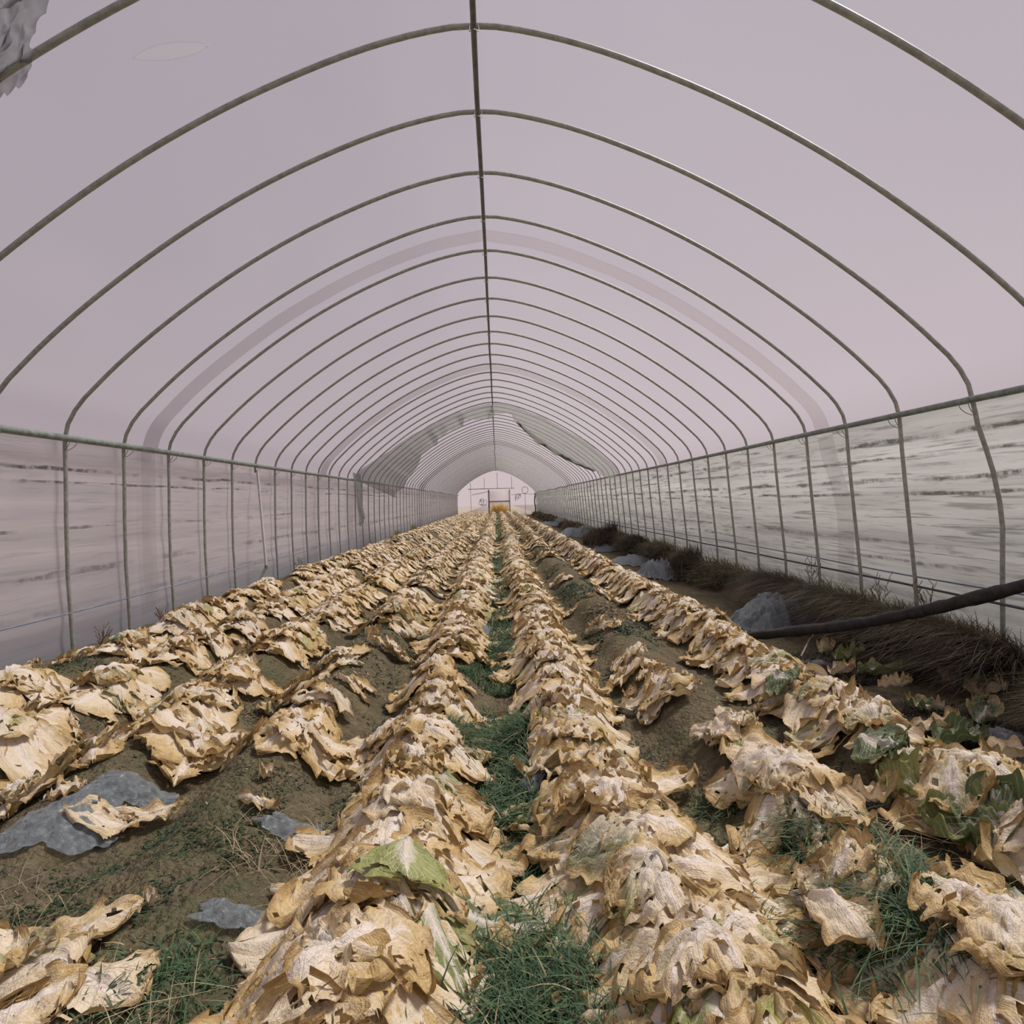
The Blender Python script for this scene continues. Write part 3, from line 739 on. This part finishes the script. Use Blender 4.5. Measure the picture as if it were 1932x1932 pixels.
o = mk('distant_cabbage_leaves', np.vstack([a[0] for a in acc]), np.vstack([a[1] for a in acc]), LEAF, None, np.vstack([a[2] for a in acc]), np.vstack([a[3] for a in acc]))
tag(o, 'carpet of withered cabbage leaves on the ridges far down the tunnel', 'cabbage leaves', kind='stuff')

# loose leaves, each its own thing
def loose(px, py, L, W, ang, lab, g=0, br=.5, zr=.12, bend=.3, z0=.014, curl=.2, holes=.2, wr=1.2, name='loose_leaf', group=None, fold=0, rnd=.5, nn=(24, 32)):
    x, y = at(px, py, lift=z0 + .02)
    x -= math.cos(ang) * L * .5; y -= math.sin(ang) * L * .5
    V, Fq, uv = leaf_geo(x, y, ang, L, W, bend, z0, int(px * 3 + py), nn[0], nn[1], heart=0, curl=curl, wr=wr, holes=holes, base=0, fold=fold)
    V, Fq, uv = prune(V, Fq, uv)
    gz = float(G(np.array(x), np.array(y), False)); V = V - np.array([x, y, gz])
    col = np.tile([g, br, rnd], (len(V), 1))
    o = mk(name, V, Fq, LEAF, None, uv, col); o.location = (x, y, gz)
    tag(o, lab, 'leaf', group); return o
loose(485, 1504, .13, .05, -.15, 'small curled tan leaf alone on bare soil left of the second front cabbage', br=.4)
loose(425, 1425, .20, .10, .55, 'pale pinkish pointed leaf lying on the bare left ridge', br=.1)
loose(320, 1415, .20, .16, -1.2, 'crumpled pale tan leaf right of a wide cabbage on the left', br=.35, wr=1.7)
loose(655, 1278, .26, .10, -.8, 'long curled leaf with a hole on the bare soil hump', br=.45, holes=.7)
loose(100, 1360, .2, .14, .2, 'lacy tan leaf at the far left border', br=.6, holes=1.0)
loose(180, 1540, .22, .13, .1, 'yellow cream leaf lying on the bluish plastic at the left front', g=.12, br=.25, z0=.035, zr=.14)
loose(270, 1535, .24, .09, .25, 'long pale leaf across the right end of the bluish plastic', br=.2, z0=.035, zr=.14)
loose(120, 1485, .12, .10, .4, 'small tan leaf behind the bluish plastic sheet', br=.4)
loose(190, 1850, .19, .19, -.5, 'flat pale papery leaf with white veins near the lower left', br=.15, wr=.8)
loose(30, 1900, .22, .18, .5, 'greyish tan leaf in the lower left corner', br=.45)
loose(760, 1600, .17, .23, -1.6, 'large green leaf on top of the second front cabbage', g=1.3, br=.2, z0=.115, zr=.27, rnd=.25, holes=.05, wr=.7, curl=-.2)
loose(1570, 1730, .20, .15, -1.5, 'cream and green leaf drooping into the right grass hollow', g=.45, br=.3, z0=.09, zr=.16, rnd=.8, wr=1.1, fold=1, holes=0)
loose(1650, 1395, .16, .20, -1.5, 'dark green leaf with white veins fanned over the right row', g=1.2, br=.3, z0=.11, zr=.26, rnd=.9, holes=0, wr=.8)
loose(1470, 1275, .18, .20, -1.7, 'green leaf with tan rim on the right row near the trench', g=1.0, br=.4, z0=.10, zr=.25, rnd=.8, holes=0)
loose(1790, 1465, .24, .17, -2.3, 'brown and dull green leaf hanging down the right slope', g=.6, br=.7, z0=.09, zr=.2, rnd=.8, holes=.1)
loose(1420, 1570, .06, .055, .6, 'dry reddish brown tree leaf on the grass between two right cabbages', br=1.0, z0=.03, holes=0)
loose(1370, 1340, .09, .06, -.8, 'small tan scrap alone on the bare soil ridge right of centre', br=.5)
loose(1230, 1280, .16, .07, .9, 'narrow pale leaf slanting up beside the bare soil ridge, the farther one', br=.2)
loose(1235, 1335, .14, .06, .9, 'narrow pale leaf slanting up beside the bare soil ridge, the nearer one', br=.2)
loose(1680, 1400, .10, .12, -1.2, 'small green leaf tucked right of the fanned green leaf', g=1.1, z0=.1, zr=.24, rnd=.9, holes=0)
# green leaves in the trench
TR = [(1600, 1235, .25, .16, .3, 1.2, 'bright green leaf farthest left in the trench below the hose', .45), (1660, 1265, .26, .2, -.4, 1.1, 'green leaf beside the tan leaf in the middle of the trench', .7),
      (1715, 1255, .22, .2, .2, 1.3, 'round bright green leaf in the trench before the dead grass', .5), (1800, 1270, .30, .14, .9, .0, 'long tan leaf propped up against the dead grass', .3),
      (1840, 1245, .24, .12, -.6, 0, 'twisted tan leaf on top of the propped leaf at right', .3), (1860, 1345, .26, .16, .6, .9, 'dark green upright leaf near the right border', .9),
      (1810, 1390, .26, .2, .1, 1.2, 'dark green leaf low in the trench near the right border', .9), (1770, 1370, .28, .10, .1, 0, 'pale tan stalk-like leaf behind the low dark green leaf', .3),
      (1590, 1262, .2, .12, .1, .0, 'pale pinkish leaf beside the bright green trench leaves', .3), (1820, 1560, .20, .17, 2.4, 1.2, 'broad green leaf in the furrow at the right, left of the white stalk', .6),
      (1880, 1560, .22, .18, .7, 1.2, 'broad dark green leaf in the furrow at the right border', .9), (1700, 1470, .16, .13, 1.7, 1.2, 'round light green leaf standing beside the brown green leaf', .3),
      (1650, 1500, .17, .06, -.1, 0.6, 'thin pale greenish stalk leaf in the right furrow', .3), (1930, 1640, .2, .18, 1.2, .5, 'dull green leaf cut by the right border', .7)]
TR += [(1620, 1330, .16, .10, .8, 0, 'tan leaf scrap at the near left of the trench, beside dark roots', .5), (1745, 1330, .18, .12, 2.5, .9, 'green leaf scrap in the middle of the dark root mass', .8),
       (1690, 1290, .2, .08, -.2, 0, 'pale leaf below the round bright green trench leaf', .3), (1900, 1420, .22, .14, 2.8, .2, 'pale crumpled leaf by the plastic scraps at the right border', .3),
       (1560, 1225, .16, .12, .5, .7, 'dull green leaf in front of the black hose foot', .6), (1770, 1240, .15, .1, 1.9, 1.1, 'small green leaf beside the propped tan leaf', .6), (1860, 1300, .2, .1, 2.0, 0, 'curled tan leaf at the foot of the dead grass bank', .4)]
for (px, py, L, W, a, g, lab, rnd) in TR:
    loose(px, py, L, W, a, lab, g=g, br=.3, zr=-.05 if py < 1420 else .08, z0=.05, rnd=rnd, curl=.9, wr=1.5, holes=.0)
# scattered scraps on the bare soil
rs = np.random.RandomState(5)
for i in range(34):
    if i < 22: x, y = rs.uniform(-2.2, -.6), rs.uniform(1.3, 4.6)
    else: x, y = rs.uniform(.6, 1.1), rs.uniform(1.9, 6)
    if y < 3 and rs.rand() < .3: continue
    L = rs.uniform(.04, .11) if y < 3 else rs.uniform(.08, .18)
    sd = 5000 + i
    V, Fq, uv = leaf_geo(x, y, rs.uniform(0, 6.28), L, L * rs.uniform(.35, .8), rs.uniform(-1, 1), .012, sd, 11, 13, curl=.4, wr=.8, holes=.4, base=0)
    V, Fq, uv = prune(V, Fq, uv); gz = float(G(np.array(x), np.array(y), False))
    o = mk('leaf_scrap', V - np.array([x, y, gz]), Fq, LEAF, None, uv, np.tile([0, rs.uniform(.2, .8), rs.rand()], (len(V), 1))); o.location = (x, y, gz)
    tag(o, 'small dry leaf scrap lying on bare soil of the ' + ('left' if i < 22 else 'right') + ' ridges', 'leaf scrap', 'dry scraps on the ' + ('left' if i < 22 else 'right') + ' ridges')

# ------------------------------------------------------------------ blades
def blades(N, pos, hgt, wid, lean, tone, sd, segs=4, droop=1.0, dirf=None):
    rs = np.random.RandomState(sd)
    x, y = pos(rs, N); z = G(x, y, False) - .005
    h = hgt * rs.uniform(.5, 1.2, N); a = rs.uniform(0, 2 * PI, N) if dirf is None else dirf(rs, N)
    ln = lean * rs.uniform(.3, 1.3, N); w = wid * rs.uniform(.6, 1.3, N)
    Vs = []
    for k in range(segs + 1):
        t = k / segs
        r = h * ln * t ** 1.6; zz = h * (t - droop * .55 * ln * t ** 2.2)
        cx = x + np.cos(a) * r; cy = y + np.sin(a) * r
        ww = w * (1 - t) ** .7 + w * .08
        Vs.append(np.stack([cx - np.sin(a) * ww, cy + np.cos(a) * ww, z + np.maximum(zz, .004)], 1)); Vs.append(np.stack([cx + np.sin(a) * ww, cy - np.cos(a) * ww, z + np.maximum(zz, .004)], 1))
    V = np.stack(Vs, 1).reshape(-1, 3); m = 2 * (segs + 1)
    b = np.arange(N)[:, None] * m
    Fs = np.concatenate([b + np.array([[2 * k, 2 * k + 1, 2 * k + 3, 2 * k + 2]]) for k in range(segs)])
    tn = np.repeat(tone(rs, N, x, y), m)
    return V, Fs, np.stack([tn, tn, tn], 1)
def joinb(lst):
    V = []; Fs = []; Cc = []; o = 0
    for a, b, c in lst: V.append(a); Fs.append(b + o); Cc.append(c); o += len(a)
    return np.vstack(V), np.vstack(Fs), np.vstack(Cc)
def clumpy(x0, x1, y0, y1, sdn, thr, pw=1.0):
    def f(rs, N):
        xs = np.zeros(0); ys = np.zeros(0)
        while len(xs) < N:
            x = rs.uniform(x0, x1, N * 3); y = y0 + (y1 - y0) * rs.rand(N * 3) ** pw
            k = noise(x * 4, y * 2.5, sdn) > thr; xs = np.r_[xs, x[k]]; ys = np.r_[ys, y[k]]
        return xs[:N], ys[:N]
    return f
def around(cx, cy, sx, sy): return lambda rs, N: (rs.normal(cx, sx, N), rs.normal(cy, sy, N))
tg = lambda rs, N, x, y: np.clip(rs.beta(2, 3, N) + .5 * (rs.rand(N) < .1), 0, 1)
L = [blades(3600, around(.055, 1.24, .065, .11), .12, .0028, 1.3, tg, 1, segs=5), blades(1700, around(.06, 1.05, .08, .08), .12, .0028, 1.3, tg, 2, segs=5),
     blades(1100, around(.05, 1.55, .03, .16), .05, .003, 1.2, tg, 3), blades(6000, clumpy(-.10, .10, 2.0, 4.8, 3, -.2), .09, .0036, 1.3, tg, 4),
     blades(3500, clumpy(-.09, .09, 4.8, 14, 3, 0), .10, .006, .9, tg, 5), blades(2500, clumpy(-.09, .12, 14, 45, 3, .1), .12, .012, .9, tg, 51),
     blades(3000, clumpy(-.30, .05, 3.35, 3.9, 8, -.5), .05, .003, .8, tg, 6)]
V, Fs, cc = joinb(L); o = mk('furrow_grass', V, Fs, GRASS, None, None, cc); tag(o, 'dark green grass growing along the central furrow', 'grass', kind='stuff')
# tufts
for (x, y, n, sx, h, lab, sd) in ((*at(850, 1395, .1), 1500, .05, .13, 'dark green grass tuft growing through leaves left of the central furrow', 11), (*at(975, 1400, .05), 1700, .05, .15, 'dense green grass tuft right beside the pale cabbage in the central furrow', 12),
        (*at(1690, 1745, .02), 2600, .07, .15, 'dark green grass tuft in the hollow right of the drooping leaf', 13), (*at(1540, 1575, .1), 1500, .06, .11, 'green grass tuft around the reddish tree leaf', 14),
        (*at(1440, 1420, .1), 900, .05, .06, 'low green grass tuft left of the cabbage on the bare ridge', 15), (*at(1480, 1790, .03), 900, .05, .08, 'green grass tuft below the cream leaf at the lower right', 16),
        (*at(1060, 1600, .03), 1200, .05, .07, 'small leafy green tuft in the central furrow beside the second cabbage', 17), (*at(1360, 1520, .05), 700, .04, .06, 'thin green tuft between the two right hand front cabbages', 18),
        (*at(310, 1860, .05), 900, .07, .06, 'low green tuft left of the big front cabbage', 19)):
    V, Fs, cc = blades(int(n * .6), around(x, y, sx, sx), h * .85, .0027, 1.3, tg, sd, segs=5)
    V = V - np.array([x, y, 0]); o = mk('grass_tuft', V, Fs, GRASS, None, None, cc); o.location = (x, y, 0); tag(o, lab, 'grass tuft', 'grass tufts')
ts = lambda rs, N, x, y: np.clip(.5 + .5 * noise(x * 3, y * 2, 5) + rs.normal(0, .26, N), 0, 1)
dirw = lambda rs, N: PI + rs.normal(0, .7, N)
L = [blades(16000, clumpy(2.72, 3.06, 2.2, 7, 6, -.5), .27, .0030, 1.5, ts, 21, dirf=dirw, segs=5), blades(9000, clumpy(2.66, 3.05, 7, 16, 6, -.3), .25, .006, 1.2, ts, 22, dirf=dirw),
     blades(5000, clumpy(2.6, 3.05, 16, 48, 6, -.2), .20, .014, 1.1, ts, 23, dirf=dirw), blades(17000, clumpy(2.0, 2.75, 1.6, 5.5, 16, .0), .09, .0036, 1.2, lambda rs, N, x, y: np.clip(rs.normal(.2, .15, N), 0, 1), 24)]
V, Fs, cc = joinb(L); o = mk('dead_grass', V, Fs, STRAW, None, None, cc); tag(o, 'dead brown grass drooping from the bank along the right wall', 'dead grass', kind='stuff')
# dark dead clumps on the right
for (px, py, h, lab, sd) in ((1145, 1012, .5, 'tall dark dead grass clump right of the pale blue plastic scrap', 31), (1120, 1018, .4, 'dark grass clump behind the pale blue plastic scrap', 32), (1290, 1070, .35, 'brown dead grass clump right of the second plastic heap', 33)):
    x, y = at(px, py + 14); x = min(x, 2.7)
    V, Fs, cc = blades(1400, around(x, y, .10, .22), h, .006, .5, lambda rs, N, x, y: np.clip(rs.normal(.2, .15, N), 0, 1), sd)
    o = mk('dead_grass_clump', V - np.array([x, y, 0]), Fs, STRAW, None, None, cc); o.location = (x, y, 0); tag(o, lab, 'grass clump', 'dead grass clumps')
for (px, py, h, lab, sd) in ((758, 1008, .35, 'yellow dry grass clump at the foot of the left wall, farther one', 34), (728, 1020, .3, 'yellow dry grass clump at the foot of the left wall, nearer one', 35)):
    x, y = at(px, py, .05)
    V, Fs, cc = blades(500, around(-2.86, y, .02, .25), h, .006, .35, lambda rs, N, x, y: np.clip(rs.normal(.85, .1, N), 0, .95), sd)
    o = mk('dry_grass_clump', V - np.array([x, y, 0]), Fs, STRAW, None, None, cc); o.location = (x, y, 0); tag(o, lab, 'grass clump', 'dry clumps at the left wall')
V, Fs, cc = blades(900, around(.15, 50.3, .28, .1), .75, .02, .3, lambda rs, N, x, y: rs.rand(N), 36)
o = mk('yellow_straw', V, Fs, YEL, None, None, cc); tag(o, 'yellow straw standing in front of the doorway of the end wall', 'straw', kind='stuff')
# low weeds and litter on the soil
def tw(rs, N, x, y): return np.clip(.35 + .5 * noise(x * 2.2, y * 1.7, 61) + rs.normal(0, .24, N), 0, 1)
L = [blades(30000, clumpy(-2.4, -.45, .9, 3.3, 81, -.25), .016, .0036, 1.5, tw, 41, segs=2), blades(14000, clumpy(-2.9, -.6, 3.0, 8, 82, -.1), .03, .006, 1.5, tw, 42, segs=2),
     blades(12000, clumpy(.4, 2.0, 1.2, 4, 83, -.1), .020, .0035, 1.5, tw, 43, segs=2), blades(9000, clumpy(.6, 1.3, 3.5, 14, 84, -.1), .035, .009, 1.5, tw, 44, segs=2),
     blades(500, clumpy(-1.6, -.45, 1.0, 2.0, 87, 0), .10, .0013, 2.2, lambda rs, N, x, y: np.clip(rs.normal(.93, .06, N), 0, 1), 47, droop=.8),
     blades(300, clumpy(.7, 1.5, 1.1, 1.8, 88, 0), .10, .0013, 2.2, lambda rs, N, x, y: np.clip(rs.normal(.93, .06, N), 0, 1), 48, droop=.8)]
V, Fs, cc = joinb(L); o = mk('ground_weeds', V, Fs, WEED, None, None, cc); tag(o, 'tiny green and purplish weeds speckling the bare soil', 'weeds', kind='stuff')
# thin dry stalks by the walls
rs = np.random.RandomState(9)
def stalk(x, y, h, lab, grp, n=5):
    parts = []
    z = float(G(np.array(x), np.array(y), False)) - .01
    for k in range(n):
        a = rs.uniform(0, 6.28); t = np.linspace(0, 1, 6); b = rs.uniform(.1, .5)
        hh = h * rs.uniform(.5, 1)
        pts = [(x + math.cos(a) * b * hh * q ** 1.5, y + math.sin(a) * b * hh * q ** 1.5, z + hh * q) for q in t]
        parts.append(tube_geo(pts, .0022, 4, False))
        for q in (3, 4, 5):
            p = pts[q]; a2 = rs.uniform(0, 6.28); parts.append(tube_geo([p, (p[0] + .02 * math.cos(a2), p[1] + .02 * math.sin(a2), p[2] + .02), (p[0] + .035 * math.cos(a2), p[1] + .035 * math.sin(a2), p[2] + .045)], .0025, 4, False))
    V, Fs = join(parts); o = mk('dry_stalk', V - np.array([x, y, z]), Fs, mat_st, None); o.location = (x, y, z); tag(o, lab, 'dry weed', grp)
mat_st = mat_simple('dry_stem', (.13, .09, .065), (.24, .17, .12), 30, .8)
for (x, y, h, lab) in ((3.0, 3.3, .35, 'dry weed stalk before the bowed post at the right'), (2.98, 4.35, .32, 'reddish dry weed stalks rising above the black hose'), (2.98, 4.9, .3, 'dry weed stalks left of the reddish ones by the right wall'), (2.98, 6.0, .38, 'tall thin dry weed stalk behind the plastic heap')):
    stalk(x, y, h, lab, 'dry weeds by the right wall', 7)
for (x, y, h, lab) in ((-2.95, 5.6, .18, 'dry weed stalks at the foot of the left wall, nearer patch'), (-2.95, 4.75, .2, 'dry weed stalks beside the second visible left post'), (-2.97, 9.6, .3, 'dry weed stalks at the left wall behind the broken pipe')):
    stalk(x, y, h, lab, 'dry weeds by the left wall', 9)

# ------------------------------------------------------------------ light
w = bpy.data.worlds.new('sky'); bpy.context.scene.world = w; w.use_nodes = True; nt = w.node_tree; nt.nodes.clear()
out = nt.nodes.new('ShaderNodeOutputWorld'); bg = nt.nodes.new('ShaderNodeBackground'); tc = nt.nodes.new('ShaderNodeTexCoord'); sx = nt.nodes.new('ShaderNodeSeparateXYZ'); rp = nt.nodes.new('ShaderNodeValToRGB')
nt.links.new(tc.outputs['Generated'], sx.inputs[0]); nt.links.new(sx.outputs[2], rp.inputs[0]); nt.links.new(rp.outputs[0], bg.inputs[0]); nt.links.new(bg.outputs[0], out.inputs[0])
e = rp.color_ramp.elements; e[0].position = 0; e[0].color = (.45, .38, .405, 1); e[1].position = .85; e[1].color = (.255, .24, .29, 1)
m = e.new(.35); m.color = (.335, .295, .335, 1)
bg.inputs[1].default_value = 1.0
s = bpy.data.lights.new('sun', 'SUN'); so = bpy.data.objects.new('sun', s); C.objects.link(so)
s.energy = 4.0; s.angle = math.radians(14); s.color = (1, .93, .86)
so.rotation_euler = Vector((-.55, -.25, -1.0)).to_track_quat('-Z', 'Y').to_euler()
sc = bpy.context.scene
sc.view_settings.view_transform = 'Standard'; sc.view_settings.look = 'None'; sc.view_settings.gamma = 1; sc.view_settings.exposure = 0.5
cy = sc.cycles
cy.max_bounces = 6; cy.diffuse_bounces = 3; cy.glossy_bounces = 2; cy.transmission_bounces = 4; cy.transparent_max_bounces = 12
cy.sample_clamp_indirect = 3.0; cy.caustics_reflective = False; cy.caustics_refractive = False
